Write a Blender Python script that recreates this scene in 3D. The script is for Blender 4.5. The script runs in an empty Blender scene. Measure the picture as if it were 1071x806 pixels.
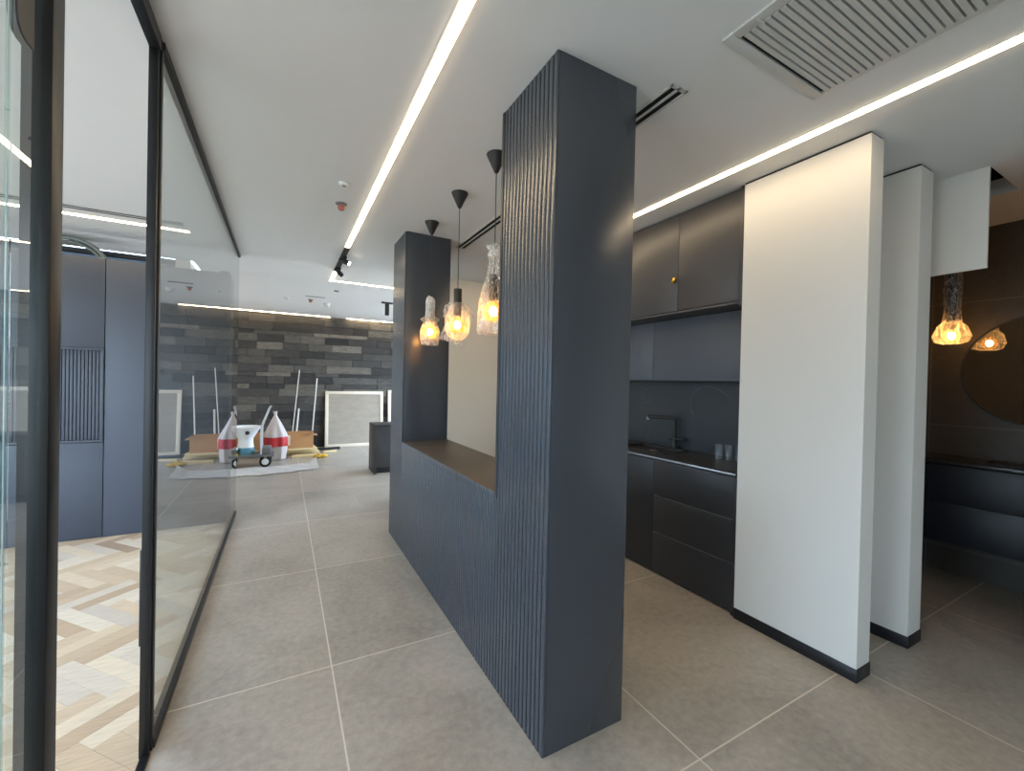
import bpy, bmesh, math, random
from mathutils import Vector, Matrix
rnd = random.Random(7)
S = bpy.context.scene
COL = S.collection
H = 2.7

# ------------------------------------------------------------------ materials
def srgb(r, g, b):
    f = lambda c: (c/255/12.92) if c/255 <= .04045 else ((c/255+.055)/1.055)**2.4
    return (f(r), f(g), f(b), 1)

def newmat(name):
    m = bpy.data.materials.new(name); m.use_nodes = True
    nt = m.node_tree; nt.nodes.clear()
    out = nt.nodes.new('ShaderNodeOutputMaterial')
    return m, nt, out

def N(nt, t, **kw):
    n = nt.nodes.new(t)
    for k, v in kw.items():
        if k in n.inputs: n.inputs[k].default_value = v
        else: setattr(n, k, v)
    return n

def plain(name, col, rough=.5, metal=0., noise=0., scale=6., bump=0., spec=.5, stretch=(1, 1, 1), coat=0.):
    m, nt, out = newmat(name)
    p = N(nt, 'ShaderNodeBsdfPrincipled', Roughness=rough, Metallic=metal)
    p.inputs['Specular IOR Level'].default_value = spec
    p.inputs['Coat Weight'].default_value = coat
    p.inputs['Base Color'].default_value = col
    nt.links.new(p.outputs[0], out.inputs[0])
    if noise or bump:
        tc = N(nt, 'ShaderNodeTexCoord'); mp = N(nt, 'ShaderNodeMapping'); mp.inputs['Scale'].default_value = stretch
        nz = N(nt, 'ShaderNodeTexNoise', Scale=scale, Detail=6., Roughness=.6)
        nt.links.new(tc.outputs['Object'], mp.inputs[0]); nt.links.new(mp.outputs[0], nz.inputs['Vector'])
        if noise:
            mx = N(nt, 'ShaderNodeMix', data_type='RGBA')
            mx.inputs[6].default_value = [c*(1-noise) for c in col[:3]]+[1]
            mx.inputs[7].default_value = [min(1, c*(1+noise)) for c in col[:3]]+[1]
            nt.links.new(nz.outputs['Fac'], mx.inputs[0]); nt.links.new(mx.outputs[2], p.inputs['Base Color'])
        if bump:
            b = N(nt, 'ShaderNodeBump', Strength=bump, Distance=.01)
            nt.links.new(nz.outputs['Fac'], b.inputs['Height']); nt.links.new(b.outputs[0], p.inputs['Normal'])
    return m

def emit(name, col, strength):
    m, nt, out = newmat(name)
    e = N(nt, 'ShaderNodeEmission', Color=col, Strength=strength)
    nt.links.new(e.outputs[0], out.inputs[0]); return m

def thin_glass(name, tint, ior=1.5, rough=0., haze=0., hazecol=(1, 1, 1, 1)):
    """clear sheet: see-through with a mirror reflection that grows at grazing angles"""
    m, nt, out = newmat(name)
    tr = N(nt, 'ShaderNodeBsdfTransparent', Color=tint)
    gl = N(nt, 'ShaderNodeBsdfGlossy', Roughness=rough)
    fr = N(nt, 'ShaderNodeFresnel', IOR=ior)
    ge = N(nt, 'ShaderNodeNewGeometry')
    sub = N(nt, 'ShaderNodeMath', operation='SUBTRACT'); sub.inputs[0].default_value = 1
    nt.links.new(ge.outputs['Backfacing'], sub.inputs[1])
    # both surfaces of the sheet reflect: R = 2r/(1+r)
    up_ = N(nt, 'ShaderNodeMath', operation='MULTIPLY'); up_.inputs[1].default_value = 2
    dn_ = N(nt, 'ShaderNodeMath', operation='ADD'); dn_.inputs[1].default_value = 1
    dv_ = N(nt, 'ShaderNodeMath', operation='DIVIDE')
    nt.links.new(fr.outputs[0], up_.inputs[0]); nt.links.new(fr.outputs[0], dn_.inputs[0])
    nt.links.new(up_.outputs[0], dv_.inputs[0]); nt.links.new(dn_.outputs[0], dv_.inputs[1])
    mu = N(nt, 'ShaderNodeMath', operation='MULTIPLY')
    nt.links.new(dv_.outputs[0], mu.inputs[0]); nt.links.new(sub.outputs[0], mu.inputs[1])
    mx = N(nt, 'ShaderNodeMixShader')
    nt.links.new(mu.outputs[0], mx.inputs[0]); nt.links.new(tr.outputs[0], mx.inputs[1]); nt.links.new(gl.outputs[0], mx.inputs[2])
    last = mx
    if haze:
        df = N(nt, 'ShaderNodeBsdfTranslucent', Color=hazecol); d2 = N(nt, 'ShaderNodeBsdfDiffuse', Color=hazecol)
        ad = N(nt, 'ShaderNodeMixShader'); ad.inputs[0].default_value = .5
        nt.links.new(df.outputs[0], ad.inputs[1]); nt.links.new(d2.outputs[0], ad.inputs[2])
        m2 = N(nt, 'ShaderNodeMixShader'); m2.inputs[0].default_value = haze
        nt.links.new(mx.outputs[0], m2.inputs[1]); nt.links.new(ad.outputs[0], m2.inputs[2]); last = m2
    nt.links.new(last.outputs[0], out.inputs[0]); return m

def film_mat(name, tint, lo, hi, col, scale=28.):
    """crumpled plastic film: clear, milky along its creases and where it is seen edge-on"""
    m, nt, out = newmat(name)
    tr = N(nt, 'ShaderNodeBsdfTransparent', Color=tint); gl = N(nt, 'ShaderNodeBsdfGlossy', Roughness=.12)
    df = N(nt, 'ShaderNodeBsdfTranslucent', Color=col); d2 = N(nt, 'ShaderNodeBsdfDiffuse', Color=col)
    ad = N(nt, 'ShaderNodeMixShader'); ad.inputs[0].default_value = .5
    nt.links.new(df.outputs[0], ad.inputs[1]); nt.links.new(d2.outputs[0], ad.inputs[2])
    tc = N(nt, 'ShaderNodeTexCoord'); mp = N(nt, 'ShaderNodeMapping'); mp.inputs['Scale'].default_value = (1, 1, .35)
    nz = N(nt, 'ShaderNodeTexNoise', Scale=scale, Detail=3., Roughness=.6, Distortion=1.6)
    nt.links.new(tc.outputs['Object'], mp.inputs[0]); nt.links.new(mp.outputs[0], nz.inputs['Vector'])
    d = N(nt, 'ShaderNodeMath', operation='SUBTRACT'); d.inputs[1].default_value = .5; nt.links.new(nz.outputs['Fac'], d.inputs[0])
    ab = N(nt, 'ShaderNodeMath', operation='ABSOLUTE'); nt.links.new(d.outputs[0], ab.inputs[0])
    mr = N(nt, 'ShaderNodeMapRange'); mr.inputs['From Max'].default_value = .05; mr.inputs['To Min'].default_value = hi; mr.inputs['To Max'].default_value = lo
    nt.links.new(ab.outputs[0], mr.inputs[0])
    lw = N(nt, 'ShaderNodeLayerWeight', Blend=.25)
    mu = N(nt, 'ShaderNodeMath', operation='MULTIPLY_ADD', use_clamp=True); mu.inputs[1].default_value = .26
    nt.links.new(lw.outputs['Facing'], mu.inputs[0]); nt.links.new(mr.outputs[0], mu.inputs[2])
    bp = N(nt, 'ShaderNodeBump', Strength=.8, Distance=.01); nt.links.new(nz.outputs['Fac'], bp.inputs['Height'])
    for q in (gl, df, d2): nt.links.new(bp.outputs[0], q.inputs['Normal'])
    m1 = N(nt, 'ShaderNodeMixShader'); m1.inputs[0].default_value = .10
    nt.links.new(tr.outputs[0], m1.inputs[1]); nt.links.new(gl.outputs[0], m1.inputs[2])
    m2 = N(nt, 'ShaderNodeMixShader'); nt.links.new(mu.outputs[0], m2.inputs[0]); nt.links.new(m1.outputs[0], m2.inputs[1]); nt.links.new(ad.outputs[0], m2.inputs[2])
    nt.links.new(m2.outputs[0], out.inputs[0]); return m

def tile_mat(name, c1, c2, mortar, size, off, mw=.0035, rough=(.3, .5), axes=(0, 1), bump=.05):
    m, nt, out = newmat(name)
    p = N(nt, 'ShaderNodeBsdfPrincipled'); nt.links.new(p.outputs[0], out.inputs[0])
    tc = N(nt, 'ShaderNodeTexCoord'); sx = N(nt, 'ShaderNodeSeparateXYZ'); cx = N(nt, 'ShaderNodeCombineXYZ')
    nt.links.new(tc.outputs['Object'], sx.inputs[0])
    for i, a in enumerate(axes):
        ad = N(nt, 'ShaderNodeMath', operation='SUBTRACT'); ad.inputs[1].default_value = off[i] - 40*size[i]
        nt.links.new(sx.outputs[a], ad.inputs[0]); nt.links.new(ad.outputs[0], cx.inputs[i])
    br = N(nt, 'ShaderNodeTexBrick', offset=0., squash=1.)
    br.inputs['Scale'].default_value = 1; br.inputs['Brick Width'].default_value = size[0]; br.inputs['Row Height'].default_value = size[1]
    br.inputs['Mortar Size'].default_value = mw; br.inputs['Mortar Smooth'].default_value = 0.
    br.inputs['Color1'].default_value = (0, 0, 0, 1); br.inputs['Color2'].default_value = (1, 1, 1, 1)
    nt.links.new(cx.outputs[0], br.inputs['Vector'])
    n1 = N(nt, 'ShaderNodeTexNoise', Scale=1.6, Detail=9., Roughness=.62, Distortion=.9)
    n2 = N(nt, 'ShaderNodeTexNoise', Scale=28., Detail=5., Roughness=.65)
    for n in (n1, n2): nt.links.new(tc.outputs['Object'], n.inputs['Vector'])
    a = N(nt, 'ShaderNodeMath', operation='MULTIPLY_ADD'); a.inputs[1].default_value = .45
    s1 = N(nt, 'ShaderNodeMath', operation='MULTIPLY'); s1.inputs[1].default_value = .62
    nt.links.new(n1.outputs['Fac'], s1.inputs[0]); nt.links.new(n2.outputs['Fac'], a.inputs[0]); nt.links.new(s1.outputs[0], a.inputs[2])
    b2 = N(nt, 'ShaderNodeMath', operation='MULTIPLY_ADD'); b2.inputs[1].default_value = .10
    sp = N(nt, 'ShaderNodeSeparateColor'); nt.links.new(br.outputs['Color'], sp.inputs[0])
    nt.links.new(sp.outputs[0], b2.inputs[0]); nt.links.new(a.outputs[0], b2.inputs[2])
    rp = N(nt, 'ShaderNodeValToRGB'); rp.color_ramp.elements[0].position = .36; rp.color_ramp.elements[1].position = .74
    rp.color_ramp.elements[0].color = c1; rp.color_ramp.elements[1].color = c2
    nt.links.new(b2.outputs[0], rp.inputs[0])
    mx = N(nt, 'ShaderNodeMix', data_type='RGBA'); mx.inputs[7].default_value = mortar
    nt.links.new(br.outputs['Fac'], mx.inputs[0]); nt.links.new(rp.outputs[0], mx.inputs[6]); nt.links.new(mx.outputs[2], p.inputs['Base Color'])
    mr = N(nt, 'ShaderNodeMapRange'); mr.inputs['To Min'].default_value = rough[0]; mr.inputs['To Max'].default_value = rough[1]
    nt.links.new(n1.outputs['Fac'], mr.inputs[0]); nt.links.new(mr.outputs[0], p.inputs['Roughness'])
    bp = N(nt, 'ShaderNodeBump', Strength=bump, Distance=.004); nt.links.new(n2.outputs['Fac'], bp.inputs['Height']); nt.links.new(bp.outputs[0], p.inputs['Normal'])
    return m

def island_mat(name, stops, rough=.5, grain=(1, 12, 1), gstr=.25, gscale=6., bump=.2, rot=0.):
    """each separate piece of the mesh gets its own tone, plus a grain"""
    m, nt, out = newmat(name)
    p = N(nt, 'ShaderNodeBsdfPrincipled', Roughness=rough); nt.links.new(p.outputs[0], out.inputs[0])
    ge = N(nt, 'ShaderNodeNewGeometry'); rp = N(nt, 'ShaderNodeValToRGB')
    cr = rp.color_ramp
    while len(cr.elements) < len(stops): cr.elements.new(.5)
    for e, (pos, c) in zip(cr.elements, stops): e.position = pos; e.color = c
    nt.links.new(ge.outputs['Random Per Island'], rp.inputs[0])
    tc = N(nt, 'ShaderNodeTexCoord'); mp = N(nt, 'ShaderNodeMapping'); mp.inputs['Scale'].default_value = grain; mp.inputs['Rotation'].default_value = (0, 0, rot)
    nz = N(nt, 'ShaderNodeTexNoise', Scale=gscale, Detail=7., Roughness=.65)
    nt.links.new(tc.outputs['Object'], mp.inputs[0]); nt.links.new(mp.outputs[0], nz.inputs['Vector'])
    mr = N(nt, 'ShaderNodeMapRange'); mr.inputs['From Min'].default_value = .25; mr.inputs['From Max'].default_value = .75
    mr.inputs['To Min'].default_value = 1-gstr; mr.inputs['To Max'].default_value = 1+gstr
    nt.links.new(nz.outputs['Fac'], mr.inputs[0])
    vm = N(nt, 'ShaderNodeVectorMath', operation='SCALE')
    nt.links.new(rp.outputs[0], vm.inputs[0]); nt.links.new(mr.outputs[0], vm.inputs['Scale']); nt.links.new(vm.outputs[0], p.inputs['Base Color'])
    b = N(nt, 'ShaderNodeBump', Strength=bump, Distance=.01); nt.links.new(nz.outputs['Fac'], b.inputs['Height']); nt.links.new(b.outputs[0], p.inputs['Normal'])
    return m

def vein_mat(name, base, vein, rough=.35, scale=2.2, width=.02, rot=(0, 0, .6)):
    m, nt, out = newmat(name)
    p = N(nt, 'ShaderNodeBsdfPrincipled', Roughness=rough); nt.links.new(p.outputs[0], out.inputs[0])
    tc = N(nt, 'ShaderNodeTexCoord'); mp = N(nt, 'ShaderNodeMapping'); mp.inputs['Rotation'].default_value = rot
    nz = N(nt, 'ShaderNodeTexNoise', Scale=scale, Detail=4., Roughness=.5, Distortion=1.2)
    nt.links.new(tc.outputs['Object'], mp.inputs[0]); nt.links.new(mp.outputs[0], nz.inputs['Vector'])
    d = N(nt, 'ShaderNodeMath', operation='SUBTRACT'); d.inputs[1].default_value = .5; nt.links.new(nz.outputs['Fac'], d.inputs[0])
    ab = N(nt, 'ShaderNodeMath', operation='ABSOLUTE'); nt.links.new(d.outputs[0], ab.inputs[0])
    mr = N(nt, 'ShaderNodeMapRange'); mr.inputs['From Max'].default_value = width; mr.inputs['To Min'].default_value = 1; mr.inputs['To Max'].default_value = 0
    nt.links.new(ab.outputs[0], mr.inputs[0])
    n2 = N(nt, 'ShaderNodeTexNoise', Scale=3.1, Detail=2.); nt.links.new(tc.outputs['Object'], n2.inputs['Vector'])
    m2 = N(nt, 'ShaderNodeMapRange'); m2.inputs['From Min'].default_value = .5; m2.inputs['From Max'].default_value = .72
    nt.links.new(n2.outputs['Fac'], m2.inputs[0])
    mu = N(nt, 'ShaderNodeMath', operation='MULTIPLY'); nt.links.new(mr.outputs[0], mu.inputs[0]); nt.links.new(m2.outputs[0], mu.inputs[1])
    mx = N(nt, 'ShaderNodeMix', data_type='RGBA'); mx.inputs[6].default_value = base; mx.inputs[7].default_value = vein
    nt.links.new(mu.outputs[0], mx.inputs[0]); nt.links.new(mx.outputs[2], p.inputs['Base Color'])
    return m

MAT = dict(
    ceil=plain('ceiling_paint', srgb(226, 226, 226), .9, noise=.015, scale=2.),
    white=plain('white_wall_paint', srgb(216, 214, 210), .7, noise=.01, scale=3., bump=.02),
    cream=plain('cream_wall_paint', srgb(236, 226, 212), .8, noise=.01, scale=3.),
    tile=tile_mat('grey_porcelain_tile', srgb(134, 126, 115), srgb(180, 171, 159), srgb(212, 203, 188), (1.2, 1.2), (.232, 2.243), rough=(.26, .42)),
    parquet=island_mat('oak_parquet', [(0, srgb(140, 116, 102)), (.05, srgb(196, 168, 138)), (.4, srgb(220, 196, 164)), (.75, srgb(234, 217, 192)), (1, srgb(208, 192, 174))], .42, (3, 40, 1), .20, 3., .05, math.radians(48)),
    stone=island_mat('split_stone_cladding', [(0, srgb(42, 41, 40)), (.3, srgb(56, 54, 52)), (.6, srgb(72, 69, 65)), (.85, srgb(90, 86, 79)), (1, srgb(116, 109, 100))], .75, (1, 1, 2.5), .42, 9., .5),
    divider=plain('blue_grey_lacquer', srgb(54, 60, 69), .27, noise=.02, scale=4., spec=.75),
    kitchen=plain('charcoal_lacquer', srgb(62, 61, 63), .42, noise=.02, scale=4.),
    kitlow=plain('near_black_lacquer', srgb(46, 47, 50), .45, noise=.02, scale=4.),
    cabinet=plain('slate_lacquer', srgb(76, 80, 88), .45, noise=.02, scale=4.),
    tallcab=plain('blue_slate_lacquer', srgb(62, 68, 79), .45, noise=.02, scale=4.),
    black=plain('black_metal', srgb(28, 30, 32), .4, noise=.05, scale=20.),
    frame=plain('black_aluminium', srgb(17, 19, 21), .4, noise=.05, scale=12.),
    blackmatte=plain('matte_black', srgb(30, 29, 29), .6, noise=.05, scale=20.),
    skirting=plain('black_skirting', srgb(22, 24, 30), .4, noise=.05, scale=9.),
    dark=plain('dark_void', srgb(14, 14, 14), .9, noise=.1, scale=9.),
    sill=vein_mat('dark_stone_sill', srgb(72, 66, 61), srgb(150, 142, 132), .42, 1.4, .006),
    splash=vein_mat('dark_slate_backsplash', srgb(36, 41, 46), srgb(72, 79, 84), .4, 1.1, .006, (.5, .3, .2)),
    counter=vein_mat('black_stone_worktop', srgb(40, 38, 36), srgb(96, 92, 86), .3, 1.6, .006),
    edge=plain('pale_worktop_edge', srgb(168, 172, 176), .3, metal=.6, noise=.03, scale=10.),
    btile=tile_mat('dark_bathroom_tile', srgb(64, 60, 55), srgb(82, 77, 70), srgb(98, 92, 84), (1.2, .97), (.176, 1.17), .004, (.35, .5), (1, 2)),
    vanity=plain('midnight_lacquer', srgb(20, 23, 32), .45, noise=.03, scale=5.),
    mirror=plain('mirror_silver', (.32, .32, .32, 1), .03, metal=1., noise=.005, scale=2.),
    gold=plain('brass', srgb(225, 180, 70), .25, metal=1., noise=.04, scale=30.),
    led=emit('led_diffuser', (1, .77, .49, 1), 19.),
    ledw=emit('led_diffuser_white', (1, .77, .49, 1), 19.),
    bulb=emit('warm_filament', (1, .66, .33, 1), 75.),
    bulb2=emit('dim_warm_filament', (1, .70, .40, 1), 110.),
    spot=emit('spot_lens', (1, .88, .7, 1), 30.),
    glass=thin_glass('clear_partition_glass', (.93, .96, .95, 1), 1.55, haze=.006, hazecol=(.8, .9, .88, 1)),
    glassedge=plain('glass_edge', srgb(190, 222, 222), .15, noise=.03, scale=9.),
    pane=thin_glass('window_pane', (.96, .98, .98, 1), 1.45),
    tinted=thin_glass('tinted_blue_glazing', (.11, .12, .13, 1), 1.45),
    amber=thin_glass('amber_globe_glass', (1, .70, .34, 1), 1.45, haze=.12, hazecol=(1, .58, .22, 1)),
    film=film_mat('plastic_film', (.97, .96, .95, 1), .0, .42, (.95, .91, .86, 1)),
    film2=film_mat('loose_plastic_film', (.95, .94, .93, 1), .22, .7, (.95, .92, .88, 1)),
    filmwhite=film_mat('cloudy_plastic_film', (.9, .9, .9, 1), .45, .85, (.95, .94, .92, 1)),
    tumbler=thin_glass('tumbler_glass', (.93, .96, .97, 1), 1.6, .02, haze=.08, hazecol=(.8, .88, .92, 1)),
    slat=plain('white_enamel', srgb(196, 195, 192), .5, noise=.02, scale=9.),
    whiteplastic=plain('white_plastic', srgb(222, 224, 224), .35, noise=.03, scale=5.),
    teal=plain('teal_plastic', srgb(78, 134, 150), .4, noise=.04, scale=6.),
    red=plain('red_plastic', srgb(186, 42, 46), .5, noise=.12, scale=14.),
    pinkbag=plain('translucent_bag_plastic', srgb(192, 180, 174), .45, noise=.07, scale=7., bump=.4),
    steel=plain('brushed_steel', srgb(190, 190, 190), .32, metal=.9, noise=.06, scale=14.),
    deck=plain('grey_deck', srgb(104, 104, 104), .55, noise=.1, scale=10.),
    rubber=plain('rubber', srgb(30, 30, 30), .8, noise=.1, scale=10.),
    card=plain('cardboard', srgb(190, 142, 94), .8, noise=.09, scale=4., bump=.1, stretch=(1, 1, 8)),
    cardin=plain('cardboard_flap', srgb(172, 136, 98), .8, noise=.12, scale=5., bump=.1),
    tape=plain('pale_packing_tape', srgb(232, 220, 194), .35, noise=.04, scale=9.),
    pine=plain('raw_pine', srgb(214, 190, 140), .6, noise=.14, scale=5., stretch=(1, 9, 9)),
    yellow=plain('yellow_cloth', srgb(206, 164, 60), .8, noise=.15, scale=12.),
    tarp=plain('pale_dust_sheet', srgb(232, 229, 225), .8, noise=.08, scale=5., bump=.6),
    pale=plain('pale_painted_rod', srgb(216, 212, 204), .5, noise=.05, scale=9.),
    panelframe=plain('limewashed_frame', srgb(226, 213, 192), .7, noise=.05, scale=8.),
    panelfield=plain('grey_concrete_board', srgb(160, 149, 134), .85, noise=.22, scale=5., bump=.3, stretch=(1, 1, 3)),
    redbulb=plain('red_sprinkler', srgb(170, 104, 92), .4, noise=.06, scale=30.),
    duct=plain('dull_green_grey_metal', srgb(128, 138, 134), .4, metal=.4, noise=.05, scale=8.),
    trim=plain('grey_trim', srgb(120, 122, 124), .5, noise=.05, scale=8.),
)

# ------------------------------------------------------------------ mesh builder
class MB:
    def __init__(s): s.bm = bmesh.new()
    def box(s, x0, x1, y0, y1, z0, z1, bev=0., seg=2, rot=0.):
        b = bmesh.new()
        bmesh.ops.create_cube(b, size=1)
        c = Vector(((x0+x1)/2, (y0+y1)/2, (z0+z1)/2))
        for v in b.verts: v.co = Vector((v.co.x*(x1-x0), v.co.y*(y1-y0), v.co.z*(z1-z0)))
        if bev: bmesh.ops.bevel(b, geom=b.edges[:], offset=bev, segments=seg, profile=.5, affect='EDGES')
        R = Matrix.Rotation(rot, 3, 'Z')
        for v in b.verts: v.co = R @ v.co + c
        s._merge(b); return s
    def _merge(s, b):
        t = bpy.data.meshes.new('tmp'); b.to_mesh(t); b.free(); s.bm.from_mesh(t); bpy.data.meshes.remove(t)
    def lathe(s, prof, c=(0, 0, 0), n=32, cap0=True, cap1=True, fn=None, axis=None):
        """prof: list of (radius, height); fn(angle, i) scales the radius"""
        b = bmesh.new(); rings = []
        for i, (r, z) in enumerate(prof):
            ring = []
            for k in range(n):
                a = 2*math.pi*k/n; q = r*(fn(a, i) if fn else 1)
                ring.append(b.verts.new((q*math.cos(a), q*math.sin(a), z)))
            rings.append(ring)
        for i in range(len(rings)-1):
            for k in range(n):
                b.faces.new((rings[i][k], rings[i][(k+1) % n], rings[i+1][(k+1) % n], rings[i+1][k]))
        if cap0: b.faces.new(rings[0][::-1])
        if cap1: b.faces.new(rings[-1])
        bmesh.ops.recalc_face_normals(b, faces=b.faces[:])
        M = Matrix.Identity(3)
        if axis is not None: M = Vector((0, 0, 1)).rotation_difference(Vector(axis)).to_matrix()
        for v in b.verts: v.co = M @ v.co + Vector(c)
        s._merge(b); return s
    def cyl(s, p0, p1, r0, r1=None, n=20):
        p0, p1 = Vector(p0), Vector(p1)
        return s.lathe([(r0, 0), (r1 if r1 is not None else r0, (p1-p0).length)], p0, n, axis=p1-p0)
    def tube(s, pts, r, n=10, closed=False):
        pts = [Vector(p) for p in pts]; b = bmesh.new(); rings = []; m = len(pts)
        prev = None
        for i, p in enumerate(pts):
            a = pts[(i-1) % m] if (closed or i) else p; d = pts[(i+1) % m] if (closed or i < m-1) else p
            t = (d-a).normalized()
            if prev is None:
                u = t.orthogonal().normalized()
            else:
                u = (prev - t*prev.dot(t)).normalized()
            prev = u; w = t.cross(u)
            rr = r[i] if isinstance(r, (list, tuple)) else r
            rings.append([b.verts.new(p+u*rr*math.cos(2*math.pi*k/n)+w*rr*math.sin(2*math.pi*k/n)) for k in range(n)])
        for i in range(m if closed else m-1):
            A, B = rings[i], rings[(i+1) % m]
            for k in range(n): b.faces.new((A[k], A[(k+1) % n], B[(k+1) % n], B[k]))
        if not closed: b.faces.new(rings[0][::-1]); b.faces.new(rings[-1])
        bmesh.ops.recalc_face_normals(b, faces=b.faces[:])
        s._merge(b); return s
    def sphere(s, c, r, u=24, v=16, sc=(1, 1, 1)):
        b = bmesh.new(); bmesh.ops.create_uvsphere(b, u_segments=u, v_segments=v, radius=r)
        for q in b.verts: q.co = Vector((q.co.x*sc[0], q.co.y*sc[1], q.co.z*sc[2]))+Vector(c)
        s._merge(b); return s
    def prism(s, poly, axis, a0, a1, bev=0.):
        """poly: 2-D points in the two other axes (cyclic order), extruded along axis"""
        b = bmesh.new()
        def P(u, w, a):
            return (a, u, w) if axis == 'x' else ((u, a, w) if axis == 'y' else (u, w, a))
        A = [b.verts.new(P(u, w, a0)) for u, w in poly]; B = [b.verts.new(P(u, w, a1)) for u, w in poly]
        b.faces.new(A); b.faces.new(B[::-1])
        for i in range(len(poly)): b.faces.new((A[i], B[i], B[(i+1) % len(poly)], A[(i+1) % len(poly)]))
        bmesh.ops.recalc_face_normals(b, faces=b.faces[:])
        if bev: bmesh.ops.bevel(b, geom=b.edges[:], offset=bev, segments=2, profile=.5, affect='EDGES')
        s._merge(b); return s
    def jitter(s, d):
        for v in s.bm.verts: v.co += Vector((rnd.uniform(-d, d), rnd.uniform(-d, d), rnd.uniform(-d, d)))
        return s
    def build(s, name, mat, parent=None, smooth=True, angle=28):
        me = bpy.data.meshes.new(name)
        if parent is not None:
            o0 = parent.matrix_basis.translation.copy(); q = parent
            while q.parent: q = q.parent; o0 += q.matrix_basis.translation
            for v in s.bm.verts: v.co -= o0
        s.bm.to_mesh(me); s.bm.free()
        me.materials.append(MAT[mat] if isinstance(mat, str) else mat)
        if smooth:
            me.shade_smooth(); me.set_sharp_from_angle(angle=math.radians(angle))
        o = bpy.data.objects.new(name, me); COL.objects.link(o)
        if parent is not None: o.parent = parent
        return o

def box(*a, **k): return MB().box(*a, **k)
def tag(o, label, cat, group=None, kind=None):
    o['label'] = label; o['category'] = cat
    if group: o['group'] = group
    if kind: o['kind'] = kind
    return o
def thing(name, loc, label, cat, group=None):
    o = bpy.data.objects.new(name, None); COL.objects.link(o); o.location = loc; o.empty_display_size = .1
    return tag(o, label, cat, group)
def struct(name, mb, mat, label=None, cat=None, parent=None):
    o = mb.build(name, mat, parent)
    if parent is None: o['kind'] = 'structure'
    if label: o['label'] = label
    if cat: o['category'] = cat
    return o

# ------------------------------------------------------------------ room shell
XG = -.43                      # plane of the glass partition
f = MB().box(XG, 5.0, -3.0, 9.8, -.1, 0).box(-1.2, XG, 5.2, 9.8, -.1, 0)
struct('floor', f, 'tile', 'large grey porcelain floor tiles with pale grout lines', 'floor')

# herringbone parquet of the glazed side room
pq = MB(); L, W = .45, .09
ang = math.radians(132); R = Matrix.Rotation(ang, 3, 'Z')
b = bmesh.new()
g = .0005
for i in range(-75, 75):
    for j in range(-20, 20):
        ox = i*W + j*L; oy = i*W - j*L         # herringbone lattice
        for (x0, y0, x1, y1) in ((ox, oy, ox+L, oy+W), (ox-W, oy, ox, oy+L)):
            c = R @ Vector(((x0+x1)/2, (y0+y1)/2, 0)) + Vector((-2.0, 2.6, 0))
            if not (-4.4 < c.x < .1 and -.4 < c.y < 5.6): continue
            t = [R @ Vector((px, py, 0)) + Vector((-2.0, 2.6, 0)) for px, py in ((x0+g, y0+g), (x1-g, y0+g), (x1-g, y1-g), (x0+g, y1-g))]
            vs = [b.verts.new((p.x, p.y, 0)) for p in t] ; b.faces.new(vs)
for co, no in (((-4.0, 0, 0), (-1, 0, 0)), ((XG, 0, 0), (1, 0, 0)), ((0, 0, 0), (0, -1, 0)), ((0, 5.2, 0), (0, 1, 0))):
    bmesh.ops.bisect_plane(b, geom=b.verts[:]+b.edges[:]+b.faces[:], dist=1e-5, plane_co=co, plane_no=no, clear_outer=True)
ex = bmesh.ops.extrude_face_region(b, geom=b.faces[:])
for v in [q for q in ex['geom'] if isinstance(q, bmesh.types.BMVert)]: v.co.z = -.02
bmesh.ops.recalc_face_normals(b, faces=b.faces[:])
pq._merge(b)
struct('floor_left', pq, 'parquet', 'pale oak herringbone parquet floor of the glazed side room', 'floor')
struct('floor_left_base', MB().box(-4.0, XG, -3.0, 5.2, -.1, -.02).box(-4., XG, -3., -.001, -.02, 0), 'deck', 'screed below the parquet', 'floor')

c = MB()
for (x0, x1, y0, y1) in ((-4.1, 3.445, -3.1, 9.8), (3.976, 4.9, -3.1, 5.0), (3.445, 3.976, -3.1, .79), (3.445, 3.976, 1.35, 5.0)):
    if x0 == -4.1:
        c.box(-.9, x1, y0, y1, H, H+.1); c.box(-4.1, -.9, y0, 5.8, H, H+.1)
    else: c.box(x0, x1, y0, y1, H, H+.1)
ceil = struct('ceiling', c, 'ceil', 'smooth white painted ceiling', 'ceiling')
hv = MB().box(3.44, 3.98, .78, 1.36, 3.05, 3.07).box(3.43, 3.445, .78, 1.36, H+.1, 3.07).box(3.976, 3.99, .78, 1.36, H+.1, 3.07).box(3.43, 3.99, .775, .79, H+.1, 3.07).box(3.43, 3.99, 1.35, 1.365, H+.1, 3.07)
hv.build('access_opening', 'dark', ceil)
MB().box(3.60, 3.95, 1.05, 1.34, H+.02, H+.06).cyl((3.7, 1.2, H+.06), (3.7, 1.2, H+.3), .05).build('duct_stub', 'duct', ceil)

# stone clad end wall: courses of split blocks
st = MB(); z = 0.; b = bmesh.new()
while z < H-.001:
    h = rnd.choice((.075, .1, .15, .15, .15)); h = min(h, H-z)
    if H-z-h < .05: h = H-z
    x = -1.0-rnd.random()*.5
    while x < 3.5:
        w = rnd.choice((.3, .45, .6, .6, .75, .9)); d = rnd.uniform(0, .022)
        x0, x1 = max(x, -1.0), min(x+w, 3.5)
        if x1-x0 > .02:
            q = bmesh.new(); bmesh.ops.create_cube(q, size=1)
            for v in q.verts: v.co = Vector(((x0+x1)/2+v.co.x*(x1-x0-.003), 9.575-d/2+v.co.y*(.11+d), z+h/2+v.co.z*(h-.003)))
            bmesh.ops.bevel(q, geom=q.edges[:], offset=.003, segments=1, affect='EDGES')
            st._merge(q)
        x += w
    z += h
b.free()
struct('wall_back', st, 'stone', 'end wall clad in dark grey split stone blocks', 'wall')
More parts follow.
